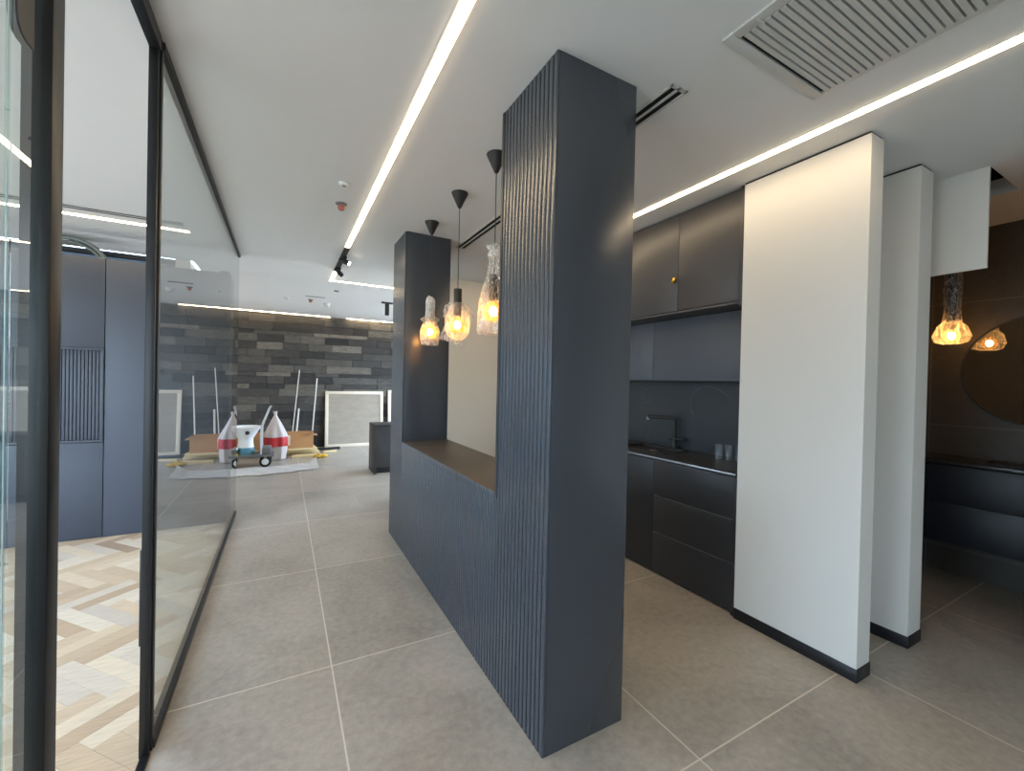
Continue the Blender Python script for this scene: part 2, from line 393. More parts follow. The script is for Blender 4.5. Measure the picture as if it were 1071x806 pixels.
struct('wall_back_core', MB().box(-1.0, 3.6, 9.63, 9.8, 0, H), 'dark', 'core behind the stone cladding', 'wall')

struct('wall_kitchen_end', MB().box(1.55, 3.45, 4.9, 5.03, 0, H), 'cream', 'cream wall seen through the opening of the divider', 'wall')
struct('wall_right', MB().box(2.486, 2.618, .966, 1.602, 0, H-.012), 'white', 'large white wall panel beside the kitchenette', 'wall')
struct('wall_right_inner', MB().box(3.078, 3.245, .966, 1.75, 0, H-.012), 'white', 'narrower white wall panel behind the large one, by the washroom', 'wall')
struct('shade_strip_1', MB().box(2.492, 2.612, .972, 1.602, H-.012, H), 'dark', 'dark strip painted for the shade in the gap above the large white wall panel', 'trim')  # near-black strip, paints in the shade of the ceiling recess
struct('shade_strip_2', MB().box(3.084, 3.239, .972, 1.75, H-.012, H), 'dark', 'dark strip painted for the shade in the gap above the narrower white wall panel', 'trim')  # recess shade put into the colour of this strip as well
struct('baseboard_right', MB().box(2.481, 2.623, .961, 1.602, 0, .066, .002), 'skirting', 'black skirting of the large white wall panel', 'baseboard')
struct('baseboard_right_inner', MB().box(3.073, 3.25, .961, 1.6, 0, .066, .002), 'skirting', 'black skirting of the narrower white wall panel', 'baseboard')
struct('wall_header', MB().box(3.43, 3.445, .79, 1.65, 2.135, H), 'white', 'white hanging header board above the washroom entrance', 'wall')
struct('wall_niche', MB().box(2.56, 3.09, 1.602, 1.63, 0, H), 'white', 'white back of the gap between the two white panels', 'wall')
struct('wall_kitchen_back', MB().box(3.041, 3.09, 1.63, 4.9, 0, H), 'white', 'wall behind the kitchenette', 'wall')
struct('wall_washroom', MB().box(4.69, 4.85, .3, 1.8, 0, H), 'btile', 'dark tiled washroom wall behind the round mirror', 'wall')
struct('wall_washroom_end', MB().box(3.245, 4.69, 1.65, 1.75, 0, H), 'btile', 'tiled end wall of the washroom', 'wall')
struct('wall_washroom_light_block', MB().box(3.43, 4.69, .4, .5, 0, H), 'white', 'unseen partition added to keep daylight out of the washroom', 'wall')  # out of view, added to block daylight so the washroom stays dark
struct('wall_corridor_right', MB().box(3.43, 3.55, -3.0, .4, 0, H), 'white', 'corridor wall behind the viewpoint', 'wall')
struct('wall_far_right', MB().box(3.45, 3.6, 5.03, 5.3, 0, H).box(3.45, 3.6, 9.4, 9.63, 0, H).box(3.45, 3.6, 5.3, 9.4, 0, .05).box(3.45, 3.6, 5.3, 9.4, 2.62, H), 'white', 'right wall of the far hall', 'wall')
struct('wall_far_left', MB().box(-1.06, -.93, 5.8, 9.52, 0, H), 'cream', 'left wall of the far hall', 'wall')
# daylight sides
struct('wall_left', MB().box(-4.1, -4.0, -3.0, -.6, 0, H).box(-4.1, -4., 4.6, 5.8, 0, H).box(-4.1, -4., -.6, 4.6, 0, .35).box(-4.1, -4., -.6, 4.6, 2.55, H), 'white', 'window wall of the glazed side room', 'wall')
struct('wall_front', MB().box(-4.1, -3.4, -3.1, -3.0, 0, H).box(-.8, 3.55, -3.1, -3., 0, H).box(-3.4, -.8, -3.1, -3., 0, .1).box(-3.4, -.8, -3.1, -3., 2.5, H), 'white', 'window wall behind the viewpoint', 'wall')

def window(name, axis, a, u0, u1, z0, z1, n, label):
    fr = MB(); t = .05
    def B(p0, p1, q0, q1):
        if axis == 'x': fr.box(a-.03, a+.03, p0, p1, q0, q1, .003)
        else: fr.box(p0, p1, a-.03, a+.03, q0, q1, .003)
    B(u0, u1, z0, z0+t); B(u0, u1, z1-t, z1)
    for i in range(n+1):
        u = u0+t/2+(u1-u0-t)*i/n; B(u-t/2, u+t/2, z0+t, z1-t)
    o = struct(name, fr, 'frame', label, 'window')
    pn = MB()
    if axis == 'x': pn.box(a-.004, a+.004, u0+t, u1-t, z0+t, z1-t)
    else: pn.box(u0+t, u1-t, a-.004, a+.004, z0+t, z1-t)
    pn.build('pane', 'pane', o)
    return o
window('window_1', 'x', -4.05, -.6, 4.6, .35, 2.55, 4, 'wide black framed window of the glazed side room')
window('window_2', 'y', -3.05, -3.4, -.8, .1, 2.5, 2, 'wide window behind the viewpoint')
window('window_3', 'x', 3.52, 5.3, 9.4, .05, 2.62, 3, 'window of the far hall')
w4 = window('window_4', 'y', 5.85, -4.0, -1.06, 0.0, 2.7, 1, 'bluish glazing seen above the tall slate cabinet')

for ch in w4.children: ch.data.materials[0] = MAT['tinted']
# hoops seen above the cabinet
hp = MB()
for r, y, tr in ((.285, 5.33, .016), (.25, 5.33, .012), (.268, 5.45, .02)):
    hp.tube([(-1.75+r*math.cos(a), y, 2.385+r*math.sin(a)) for a in [2*math.pi*k/48 for k in range(48)]], tr, 8, True)
t = thing('metal_hoop', (-1.75, 5.4, 2.09), 'curved dull metal hoop showing above the tall slate cabinet', 'hoop')
hp.build('rim', 'duct', t)
MB().lathe([(.255, 0), (.255, .12)], (-1.75, 5.33, 2.385), 40, False, False, axis=(0, 1, 0)).build('sleeve', 'panelframe', t)
MB().cyl((-1.75, 5.40, 2.66), (-1.75, 5.40, 2.7), .02).build('hanger', 'duct', t)

# ------------------------------------------------------------------ glass partition
gp = thing('glass_partition', (XG, 3.6, 0), 'fixed clear glass partition in thin black frame beside the tiled corridor', 'partition')
gx0, gx1 = XG-.025, XG+.015
MB().box(gx0, gx1, 2.05, 5.2, 0, .032, .002).build('base_channel', 'frame', gp)
MB().box(gx0, gx1, 2.05, 5.2, 2.668, 2.7, .002).build('head_channel', 'frame', gp)
MB().box(XG-.005, XG+.005, 2.07, 5.2, .03, 2.67).build('glass_sheet', 'glass', gp)
dj = thing('door_frame', (XG, 1.6, 0), 'black metal frame of the open glass doorway to the parquet room', 'door frame')
jm = MB().box(gx0, gx1-.012, 2.012, 2.034, 0, 2.7, .0015).box(gx0, gx1-.006, 2.037, 2.062, 0, 2.7, .0015).box(gx0+.006, gx1-.014, 2.02, 2.055, 0, 2.7)
jm.build('far_jamb', 'frame', dj)
MB().box(gx0, gx1+.005, 1.172, 1.221, 0, 2.7, .002).box(gx0+.008, gx1-.014, 1.218, 1.224, 0, 2.7).build('near_jamb', 'frame', dj)
MB().box(gx0, gx1-.004, 1.218, 2.02, 2.645, 2.7, .002).build('head', 'frame', dj)
MB().box(gx0+.004, gx1-.006, 1.218, 2.02, 0, .006, .001).build('threshold', 'frame', dj)
MB().box(gx0-.006, gx0, 2.02, 2.05, .42, .78, .001).build('strike_plate', 'black', dj)
sg = thing('glass_side_panel', (XG, .5, 0), 'clear glass side panel left of the doorway, cut by the picture edge', 'glass panel')
MB().box(XG-.005, XG+.005, -3.0, 1.066, .03, 2.67).box(XG-.005, XG+.005, 1.072, 1.17, .03, 2.67).build('glass_sheet', 'glass', sg)
MB().box(XG-.0008, XG+.0008, 1.068, 1.0705, .03, 2.67).build('polished_joint', 'glassedge', sg)
MB().box(gx0, gx1, -3., 1.17, 0, .032, .002).build('base_channel', 'frame', sg)
MB().box(gx0, gx1, -3., 1.17, 2.668, 2.7, .002).build('head_channel', 'frame', sg)
MB().prism([(1.079, 2.667), (1.137, 2.667), (1.137, 2.045), (1.11, 2.045), (1.096, 2.05), (1.086, 2.06), (1.081, 2.075), (1.079, 2.095)], 'x', XG-.0075, XG+.0065).build('patch_fitting', 'black', sg)

# tall cabinet of the glazed room
cb = thing('tall_cabinet', (-1.9, 5.05, 0), 'tall slate grey cabinet wall with fluted niche in the parquet room', 'cabinet')
MB().box(-3.9, -.47, 4.92, 5.2, .0, 2.42).build('body', 'tallcab', cb)
xs = [-3.75, -2.45, -1.372, -.47]
for a0, a1, z0, z1 in ((-1.370, -.47, .012, 2.43), (-2.06, -1.376, .012, .835), (-2.06, -1.376, 1.652, 2.43), (-2.98, -2.066, .012, 2.43), (-3.9, -2.986, .012, 2.43)):
    MB().box(a0, a1, 4.9, 4.92, z0, z1, .0015).build('door', 'tallcab', cb)
nf = MB().box(-2.06, -1.376, 4.893, 4.925, .838, .858, .001).box(-2.06, -1.376, 4.893, 4.925, 1.632, 1.65, .001).box(-1.394, -1.376, 4.893, 4.925, .858, 1.632, .001).box(-2.06, -2.042, 4.893, 4.925, .858, 1.632, .001)
nf.build('niche_frame', 'tallcab', cb)
fl = MB()
x = -2.04
while x < -1.40:
    fl.box(x, x+.0195, 4.908, 4.925, .858, 1.632, .004, 3); x += .0235
fl.build('fluted_panel', 'tallcab', cb)

# ------------------------------------------------------------------ divider
XD, WD = .8885, .4037
Y0, Y1, Y3, Y2 = 1.323, 1.757, 3.56, 3.988
SZ = .913
dv = thing('room_divider', (XD+WD/2, 2.65, 0), 'blue-grey fluted room divider with two columns and a pass-through opening', 'divider')
MB().box(XD+.012, XD+WD, Y0, Y1, 0, H, .0015).build('column', 'divider', dv)
MB().box(XD+.012, XD+WD, Y3, Y2, 0, H, .0015).build('column', 'divider', dv)
MB().box(XD+.012, XD+WD, Y1, Y3, 0, SZ-.02, .0015).build('low_wall', 'divider', dv)
fl = MB(); y = Y0+.0005; p = .0312; b = bmesh.new()
while y < Y2-.012:
    y1 = min(y+p-.0055, Y2); top = H if (y1 <= Y1+.004 or y >= Y3-.012) else SZ-.004
    fl.box(XD, XD+.0125, y, y1, 0, top, .0022, 2); y += p
b.free()
fl.build('fluted_cladding', 'divider', dv)
MB().box(XD-.003, XD+WD, Y1-.002, Y1+.016, SZ-.03, H, .001).build('opening_trim', 'kitlow', dv)
MB().box(XD+.001, XD+WD+.004, Y1+.016, Y3-.001, SZ-.02, SZ, .001).build('sill', 'sill', dv)['label'] = 'dark brown stone sill'

# ------------------------------------------------------------------ kitchenette
XK = 2.51; KE = 4.3
lc = thing('base_cabinet', (2.75, 2.6, 0), 'near-black base cabinet run under the worktop of the kitchenette', 'cabinet')
MB().box(XK+.02, 3.02, 1.632, KE, .02, .868).build('body', 'kitlow', lc)
MB().box(XK+.045, 3.0, 1.64, KE, 0, .02).build('plinth', 'blackmatte', lc)
MB().box(XK-.012, XK+.02, 1.612, 1.632, 0, .868, .001).build('side_panel', 'kitlow', lc)
for z0, z1 in ((.018, .316), (.320, .595), (.599, .862)):
    d = MB().box(XK, XK+.02, 1.635, 2.288, z0, z1, .0015).build('drawer', 'kitlow', lc)
    MB().box(XK+.001, XK+.014, 1.637, 2.286, z1-.0005, z1+.0012).build('edge_glint', 'edge', d)  # pale strip paints the light caught along the drawer edge
for a0, a1 in ((2.292, 2.945), (2.949, 3.6), (3.604, KE)):
    MB().box(XK, XK+.02, a0, a1, .018, .862, .0015).build('door', 'kitlow', lc)
wt = thing('worktop', (2.76, 2.6, .868), 'black stone worktop with pale front edge on the base cabinet', 'worktop')
SX0, SX1, SY0, SY1 = 2.63, 2.90, 2.3, 2.78
t = MB()
for a in ((XK-.01, SX0, 1.632, KE), (SX1, 3.005, 1.632, KE), (SX0, SX1, 1.632, SY0), (SX0, SX1, SY1, KE)):
    t.box(a[0], a[1], a[2], a[3], .88, .9)
t.build('slab', 'counter', wt)
MB().box(XK-.014, XK-.004, 1.625, KE, .878, .8905, .001).build('edge_strip', 'edge', wt)['label'] = 'pale front edge strip'
MB().box(XK-.01, 3.005, 1.632, KE, .868, .88).build('underlay', 'blackmatte', wt)
sk = thing('sink', (2.765, 2.54, .9), 'black undermount sink set in the worktop below the faucet', 'sink')
s_ = MB()
for a in ((SX0-.01, SX0, SY0-.01, SY1+.01), (SX1, SX1+.01, SY0-.01, SY1+.01), (SX0, SX1, SY0-.01, SY0), (SX0, SX1, SY1, SY1+.01)): s_.box(*a, .9001, .906, .001)
s_.build('rim', 'blackmatte', sk)
MB().box(SX0, SX1, SY0, SY1, .8802, .884).box(SX0, SX0+.004, SY0, SY1, .884, .9).box(SX1-.004, SX1, SY0, SY1, .884, .9).box(SX0, SX1, SY0, SY0+.004, .884, .9).box(SX0, SX1, SY1-.004, SY1, .884, .9).build('basin', 'blackmatte', sk)
MB().lathe([(.03, 0), (.032, .003), (.01, .004)], (2.77, 2.54, .884)).build('drain', 'steel', sk)
bs = tag(MB().box(3.004, 3.02, 1.632, KE, .9, 1.485).build('backsplash', 'splash'), 'dark slate backsplash with faint veins above the worktop', 'backsplash')
fx, fy = 2.945, 2.47
fc = thing('faucet', (fx, fy, .9), 'matte black right-angled faucet standing behind the sink', 'faucet')
MB().lathe([(.027, 0), (.027, .006), (.022, .01), (.022, .1), (.016, .105)], (fx, fy, .9), 24).build('body', 'blackmatte', fc)
MB().tube([(fx, fy, 1.0), (fx, fy, 1.135), (fx-.002, fy+.004, 1.15), (fx-.01, fy+.018, 1.158), (fx-.025, fy+.04, 1.16), (fx-.11, fy+.20, 1.16)], .0155, 14).build('spout', 'blackmatte', fc)
MB().cyl((fx-.108, fy+.197, 1.162), (fx-.108, fy+.197, 1.135), .0125, .011, 16).build('aerator', 'edge', fc)['label'] = 'bright nozzle tip'
MB().cyl((fx-.02, fy+.04, .985), (fx+.015, fy-.085, .985), .0125, n=16).build('handle', 'blackmatte', fc)
gi = None
for i, (gx, gy, lab) in enumerate(((2.85, 1.985, 'clear glass tumbler on the worktop, leftmost of the three'), (2.88, 1.925, 'clear glass tumbler on the worktop, middle of the three'), (2.91, 1.868, 'clear glass tumbler on the worktop, rightmost of the three, nearest the white wall'))):
    if gi is None:
        g = MB().lathe([(.001, .004), (.022, .004), (.0225, .008), (.026, .11), (.028, .11), (.0245, 0), (.001, 0)], (0, 0, 0), 28, False, False)
        gi = g.build('tumbler', 'tumbler'); o = gi
    else:
        o = gi.copy(); COL.objects.link(o)
    o.location = (gx, gy, .9001); tag(o, lab, 'glass', 'tumblers on the worktop')

mc = thing('backboard_cabinet', (2.88, 2.6, 1.485), 'flat slate panelled wall cabinet between backsplash and upper cupboards', 'cabinet')
MB().box(2.73, 3.02, 1.632, KE, 1.487, 1.965).build('body', 'kitchen', mc)
for a0, a1 in ((1.634, 2.505), (2.509, 3.4), (3.404, KE)): MB().box(2.712, 2.73, a0, a1, 1.487, 1.963, .0015).build('panel', 'cabinet', mc)
MB().box(2.706, 3.004, 1.632, KE, 1.479, 1.487, .001).build('bottom_board', 'cabinet', mc)
uc = thing('upper_cupboard', (2.76, 2.6, 1.955), 'charcoal upper cupboards with brass knob tucked under the ceiling', 'cabinet')
MB().box(XK+.02, 3.02, 1.632, KE, 1.985, 2.69).build('body', 'kitchen', uc)
MB().box(XK+.0, 3.02, 1.632, KE, 1.967, 1.982, .001).build('bottom_board', 'kitchen', uc)
MB().box(XK-.014, XK+.02, 1.612, 1.632, 1.952, H-.004, .001).build('side_panel', 'kitchen', uc)
for k, (a0, a1) in enumerate(((1.635, 2.106), (2.110, 2.58), (2.584, 3.16), (3.164, 3.72), (3.724, KE))):
    d = MB().box(XK, XK+.02, a0, a1, 1.986, 2.69, .0015).build('door', 'kitchen', uc)
    if k == 1:
        kb = MB().lathe([(.006, 0), (.005, .012), (.014, .016), (.015, .022), (.009, .027)], (XK, 2.135, 2.205), 20, axis=(-1, 0, 0))
        kb.box(XK-.022, XK-.012, 2.118, 2.142, 2.212, 2.228, .003).box(XK-.02, XK-.01, 2.132, 2.156, 2.186, 2.2, .003)
        kb.build('knob', 'gold', d)['label'] = 'small brass knob'

# ------------------------------------------------------------------ washroom
vt = thing('vanity_unit', (4.45, .7, .33), 'wall-hung midnight blue vanity unit below the round mirror', 'vanity')
MB().box(4.27, 4.69, .52, 1.6, .345, .905).build('body', 'vanity', vt)
for z0, z1 in ((.34, .63), (.634, .905)):
    for a0, a1 in ((.522, 1.598),): MB().box(4.25, 4.27, a0, a1, z0, z1, .002).build('drawer', 'vanity', vt)
MB().box(4.24, 4.69, .51, 1.61, .912, .935, .002).build('top', 'counter', vt)
MB().box(4.36, 4.56, 0.6, .98, .9352, .938, .001).box(4.35, 4.36, 0.59, .99, .9352, .944).box(4.56, 4.57, 0.59, .99, .9352, .944).box(4.36, 4.56, .98, .99, .9352, .944).box(4.36, 4.56, .59, .6, .9352, .944).build('basin', 'blackmatte', vt)
mr = thing('round_mirror', (4.68, .797, 1.2), 'round dark mirror in thin black ring on the washroom wall', 'mirror')
MB().lathe([(.392, 0), (.392, .012)], (4.69, .797, 1.6), 72, axis=(-1, 0, 0)).build('mirror_plate', 'mirror', mr)
MB().lathe([(.392, 0), (.403, 0), (.403, .02), (.392, .02), (.392, 0)], (4.69, .797, 1.6), 72, False, False, axis=(-1, 0, 0)).build('ring', 'blackmatte', mr)

# ------------------------------------------------------------------ pendants
def crumple(n, amp, k0, seed):
    r = random.Random(seed); ph = [r.uniform(0, 6.28) for _ in range(8)]; am = [r.uniform(.3, 1) for _ in range(8)]
    def fn(a, i):
        s = sum(am[j]*math.sin((j+2)*a+ph[j]+i*.55*(1 if j % 2 else -1)) for j in range(8))/3
        return 1+amp*s
    return fn
def pendant(x, y, zg, cap_r, label, kind, seed):
    rr = random.Random(seed)
    t = thing('pendant_lamp', (x, y, zg-.1), label, 'pendant lamp', 'pendant lamps over the sill of the divider')
    MB().lathe([(.008, 0), (.012, .004), (cap_r, .098), (cap_r, .101)], (x, y, H-.101), 40).build('ceiling_cap', 'blackmatte', t)
    MB().tube([(x, y, H-.1), (x+.001, y, (H+zg)/2+.1), (x, y, zg+.2)], .0028, 8).build('cord', 'blackmatte', t)
    sz = zg+.06
    sl = .185 if kind == 'flap' else .145
    MB().lathe([(.012, sl), (.026, sl-.003), (.0275, sl-.007), (.0275, .01), (.024, 0)], (x, y, sz), 28).build('socket', 'blackmatte', t)
    MB().sphere((x, y, zg), .06, 32, 20).build('globe', 'amber', t)
    MB().sphere((x, y, zg), .022, 16, 12, (1, 1, 1.25)).build('bulb', 'bulb', t)
    if kind == 'short':
        w = MB().lathe([(.012, .34), (.03, .325), (.036, .30), (.034, .22), (.037, .18), (.033, .12), (.04, .098)], (x, y, zg-.06), 40, False, False, crumple(40, .10, 3, seed))
        w.tube([(x+.01, y, zg+.265), (x-.012, y+.005, zg+.275), (x-.03, y, zg+.262)], [.012, .018, .006], 8)
        w.build('wrapping', 'filmwhite', t)
        MB().lathe([(.045, .12), (.074, .10), (.062, .085), (.05, .075), (.068, .03), (.076, 0), (.074, -.06), (.066, -.10), (.068, -.105)], (x, y, zg), 56, False, False, crumple(56, .09, 3, seed+1)).build('plastic_bag', 'film', t)
    elif kind == 'flap':
        MB().lathe([(.03, .15), (.058, .12), (.07, .085), (.085, .05), (.082, 0), (.075, -.045), (.055, -.085), (.02, -.105)], (x, y, zg), 56, False, False, crumple(56, .13, 3, seed)).build('plastic_bag', 'film', t)
        # loose corners of the bag
        fl = bmesh.new()
        def sheet(pts):
            nu = 6
            A, B, C, D = [Vector(p) for p in pts]; g = []
            for i in range(nu+1):
                row = []
                for j in range(nu+1):
                    u, v = i/nu, j/nu
                    p = (A*(1-u)+B*u)*(1-v)+(D*(1-u)+C*u)*v
                    row.append(fl.verts.new(p+Vector((rr.uniform(-.006, .006), rr.uniform(-.008, .008), rr.uniform(-.006, .006)))))
                g.append(row)
            for i in range(nu):
                for j in range(nu): fl.faces.new((g[i][j], g[i+1][j], g[i+1][j+1], g[i][j+1]))
        sheet([(x-.03, y, zg+.18), (x-.085, y+.03, zg+.12), (x-.09, y+.03, zg+.05), (x-.02, y-.01, zg+.08)])
        sheet([(x-.03, y, zg+.04), (x-.085, y+.02, zg-.01), (x-.12, y+.04, zg-.1), (x-.05, y, zg-.11)])
        sheet([(x-.02, y-.01, zg+.19), (x+.01, y-.02, zg+.13), (x+.11, y-.02, zg+.05), (x+.09, y-.03, zg+.12)])
        sheet([(x-.04, y, zg-.09), (x+.04, y-.01, zg-.09), (x+.04, y, zg-.135), (x-.02, y, zg-.14)])
        bmesh.ops.solidify(fl, geom=fl.faces[:], thickness=.0012)
        q = MB(); q._merge(fl); q.build('bag_corner', 'film2', t)
    else:
        MB().lathe([(.05, .37), (.026, .345), (.016, .335), (.03, .31), (.036, .24), (.042, .19), (.062, .13), (.078, .06), (.084, 0), (.085, -.06), (.088, -.11), (.08, -.125), (.084, -.13)], (x, y, zg), 60, False, False, crumple(60, .11, 3, seed)).build('plastic_bag', 'film', t)
        MB().lathe([(.04, .36), (.03, .345), (.022, .338), (.034, .318), (.034, .30)], (x, y, zg), 40, False, False, crumple(40, .2, 3, seed+3)).build('gathered_neck', 'filmwhite', t)
    return t
pendant(1.02, 3.262, 1.825, .056, 'pendant lamp with white wrapped socket hanging nearest the far column', 'short', 11)
pendant(1.02, 2.66, 1.815, .056, 'middle pendant lamp with bare black socket and loose plastic flaps', 'flap', 23)
pendant(1.02, 2.105, 1.83, .056, 'pendant lamp in a long plastic bag hanging nearest the near column', 'long', 31)

# washroom pendant
px, py, pz = 4.26, 1.146, 1.845
t = thing('washroom_pendant', (px, py, pz-.1), 'lit pendant lamp wrapped in plastic beside the round mirror', 'pendant lamp')
MB().lathe([(.01, 0), (.05, .095), (.05, .1)], (px, py, H-.1), 32).build('ceiling_cap', 'blackmatte', t)
MB().cyl((px, py, pz+.1), (px, py, pz+.62), .022, n=20).build('stem', 'blackmatte', t)
MB().cyl((px, py, pz+.6), (px, py, H-.09), .003, n=8).build('cord', 'blackmatte', t)
MB().lathe([(.05, .10), (.043, .2), (.05, .35), (.046, .5), (.05, .64)], (px, py, pz), 40, False, False, crumple(40, .1, 3, 5)).build('plastic_sleeve', 'film', t)
MB().sphere((px, py, pz), .05, 28, 18).build('globe', 'amber', t)
MB().sphere((px, py, pz), .022, 16, 12, (1, 1, 1.2)).build('bulb', 'bulb2', t)
MB().lathe([(.04, .11), (.075, .07), (.10, .0), (.085, -.045), (.04, -.06)], (px+.0, py, pz), 48, False, False, crumple(48, .24, 3, 9)).build('plastic_bag', 'film', t)

# ------------------------------------------------------------------ ceiling fittings
LX = .516
t = thing('led_strip_light', (LX, 3.6, H), 'long L-shaped LED strip light in the corridor ceiling, with track spots', 'strip light')
MB().box(LX-.028, LX+.028, -2.6, 5.9, H-.002, H).box(LX-.026, 3.4, 5.86, 5.9, H-.002, H).build('housing', 'slat', t)
MB().box(LX-.019, LX+.019, -2.6, 4.3, H-.006, H-.002).box(LX-.019, LX+.019, 5.3, 5.902, H-.006, H-.002).box(LX+.019, 3.4, 5.864, 5.898, H-.006, H-.002).build('diffuser', 'led', t)
MB().box(LX-.024, LX+.024, 4.3, 5.3, H-.02, H-.002, .002).build('track', 'blackmatte', t)
t = thing('led_strip_light', (2.275, 2.3, H), 'straight LED strip light in front of the kitchenette and white walls', 'strip light')
MB().box(2.247, 2.303, .42, 4.6, H-.002, H).build('housing', 'slat', t)
MB().box(2.255, 2.295, .44, 4.6, H-.006, H-.002).build('diffuser', 'ledw', t)
t = thing('led_strip_light', (.6, 9.47, H), 'LED strip light washing the stone end wall', 'strip light')
MB().box(-.9, 2.9, 9.40, 9.47, H-.003, H).build('housing', 'slat', t)
MB().box(-.9, .82, 9.415, 9.455, H-.008, H-.003).box(1.14, 2.9, 9.415, 9.455, H-.008, H-.003).build('diffuser', 'led', t)
t = thing('led_strip_light', (-2.2, 4.62, H), 'LED strip light in the ceiling above the tall slate cabinet', 'strip light')
MB().box(-3.8, -.75, 4.595, 4.645, H-.002, H).build('housing', 'slat', t)
MB().box(-3.8, -.75, 4.6, 4.64, H-.006, H-.002).build('diffuser', 'ledw', t)

def spotlight(x, y, d, lab, lit):
    t = thing('track_spotlight', (x, y, H-.1), lab, 'spotlight', 'track spots of the corridor strip light')
    d = Vector(d).normalized(); c = Vector((x, y, H-.062))
    MB().box(x-.018, x+.018, y-.05, y+.05, H-.045, H-.02, .003).build('adapter', 'blackmatte', t)
    MB().cyl((x, y, H-.04), c, .01, n=12).build('stem', 'blackmatte', t)
    MB().lathe([(.02, -.055), (.025, -.05), (.025, .05), (.022, .055), (.020, .045)], c, 28, True, True, axis=d).build('barrel', 'blackmatte', t)
    MB().lathe([(.0195, .0555), (.014, .058)], c, 24, axis=d).build('lens', 'spot' if lit else 'led', t)
    return t
spotlight(LX+.012, 4.62, (.75, -.45, -.35), 'glowing black track spot aimed toward the viewer, nearer of the two', True)
spotlight(LX+.012, 5.12, (.7, .5, -.5), 'black track spot tilted away, by the corner of the LED strip', False)
t = thing('ceiling_spotlight', (1.47, 7.03, H-.2), 'black T-shaped ceiling spotlight beyond the far column', 'spotlight')
MB().box(1.38, 1.56, 7.01, 7.05, H-.025, H, .002).build('track', 'blackmatte', t)
MB().lathe([(.03, 0), (.034, .004), (.034, .185), (.02, .19)], (1.47, 7.03, H-.215), 24).build('barrel', 'blackmatte', t)

def diffuser(x0, x1, y0, y1, along, lab):
    t = thing('slot_diffuser', ((x0+x1)/2, (y0+y1)/2, H), lab, 'air diffuser')
    e = .012; fr = MB(); sl = MB()
    if along == 'y':
        m = (x0+x1)/2
        for a, b_ in ((x0, x0+e), (m-.007, m+.007), (x1-e, x1)): fr.box(a, b_, y0, y1, H-.006, H, .001)
        fr.box(x0, x1, y0, y0+.016, H-.006, H, .001).box(x0, x1, y1-.016, y1, H-.006, H, .001)
        sl.box(x0+e, m-.007, y0+.016, y1-.016, H-.002, H-.0005).box(m+.007, x1-e, y0+.016, y1-.016, H-.002, H-.0005)
    else:
        m = (y0+y1)/2
        for a, b_ in ((y0, y0+e), (m-.007, m+.007), (y1-e, y1)): fr.box(x0, x1, a, b_, H-.006, H, .001)
        fr.box(x0, x0+.016, y0, y1, H-.006, H, .001).box(x1-.016, x1, y0, y1, H-.006, H, .001)
        sl.box(x0+.016, x1-.016, y0+e, m-.007, H-.002, H-.0005).box(x0+.016, x1-.016, m+.007, y1-e, H-.002, H-.0005)
    fr.build('frame', 'slat', t); sl.build('slot', 'dark', t)
diffuser(1.402, 1.498, 1.232, 3.75, 'y', 'twin slot air diffuser in the ceiling beside the divider columns')
diffuser(-3.8, -.75, 4.37, 4.47, 'x', 'twin slot air diffuser in the ceiling of the parquet room')

t = thing('ceiling_grille', (1.69, .4, H), 'large white louvred air grille in the ceiling', 'air grille')
gx = (1.376, 2.0); gy = (-.35, .99)
fr = MB()
fr.box(gx[0], gx[1], gy[1]-.042, gy[1], H-.012, H, .003).box(gx[0], gx[1], gy[0], gy[0]+.042, H-.012, H, .003)
fr.box(gx[0], gx[0]+.042, gy[0]+.042, gy[1]-.042, H-.012, H, .003).box(gx[1]-.024, gx[1], gy[0]+.042, gy[1]-.042, H-.012, H, .003)
fr.build('frame', 'slat', t)
MB().box(gx[0]+.03, gx[1]-.02, gy[0]+.03, gy[1]-.03, H-.0015, H-.0003).build('backing', 'dark', t)
lv = MB(); y = gy[1]-.068
while y > gy[0]+.06:
    lv.prism([(y+.0105, H-.014), (y+.0105, H-.0125), (y-.009, H-.003), (y-.0095, H-.005), (y-.007, H-.0145)], 'x', gx[0]+.042, gx[1]-.024); y -= .0245
lv.build('louvres', 'slat', t)
MB().box(gx[0]+.018, gx[0]+.05, .86, .872, H-.0155, H-.012, .001).build('latch', 'slat', t)

def sprinkler(x, y, lab):
    t = thing('sprinkler', (x, y, H-.05), lab, 'sprinkler', 'sprinklers in the ceiling')
    MB().lathe([(.02, .035), (.04, .045), (.04, .0505)], (x, y, H-.05), 24).build('rosette', 'trim', t)
    MB().lathe([(.006, .0), (.018, .004), (.024, .014), (.024, .036)], (x, y, H-.05), 20).build('cap', 'redbulb', t)
sprinkler(.345, 3.27, 'red-capped ceiling sprinkler near the corridor LED strip')
sprinkler(.361, 7.515, 'small red-capped sprinkler in the ceiling of the far hall')
def detector(x, y, lab, r=.05, h=.03):
    t = thing('smoke_detector', (x, y, H-h), lab, 'detector', 'smoke detectors')
    MB().lathe([(r*.55, 0), (r*.8, h*.25), (r*.85, h*.65), (r, h*.7), (r, h)], (x, y, H-h), 28).build('housing', 'whiteplastic', t)
    MB().lathe([(r*.3, -.002), (r*.34, .001)], (x, y, H-h), 20).build('sensor', 'trim', t)
detector(.324, 2.924, 'white disc detector in the ceiling just before the red sprinkler', .036, .016)
detector(.621, 7.731, 'white dome detector in the ceiling of the far hall', .055, .06)
detector(.022, 7.566, 'small flat white detector far left in the hall ceiling', .045, .02)
tag(MB().box(-.70, -.60, 6.13, 6.17, H-.012, H, .002).build('ceiling_sensor', 'trim'), 'small dark sensor plate in the ceiling past the glass edge', 'sensor')
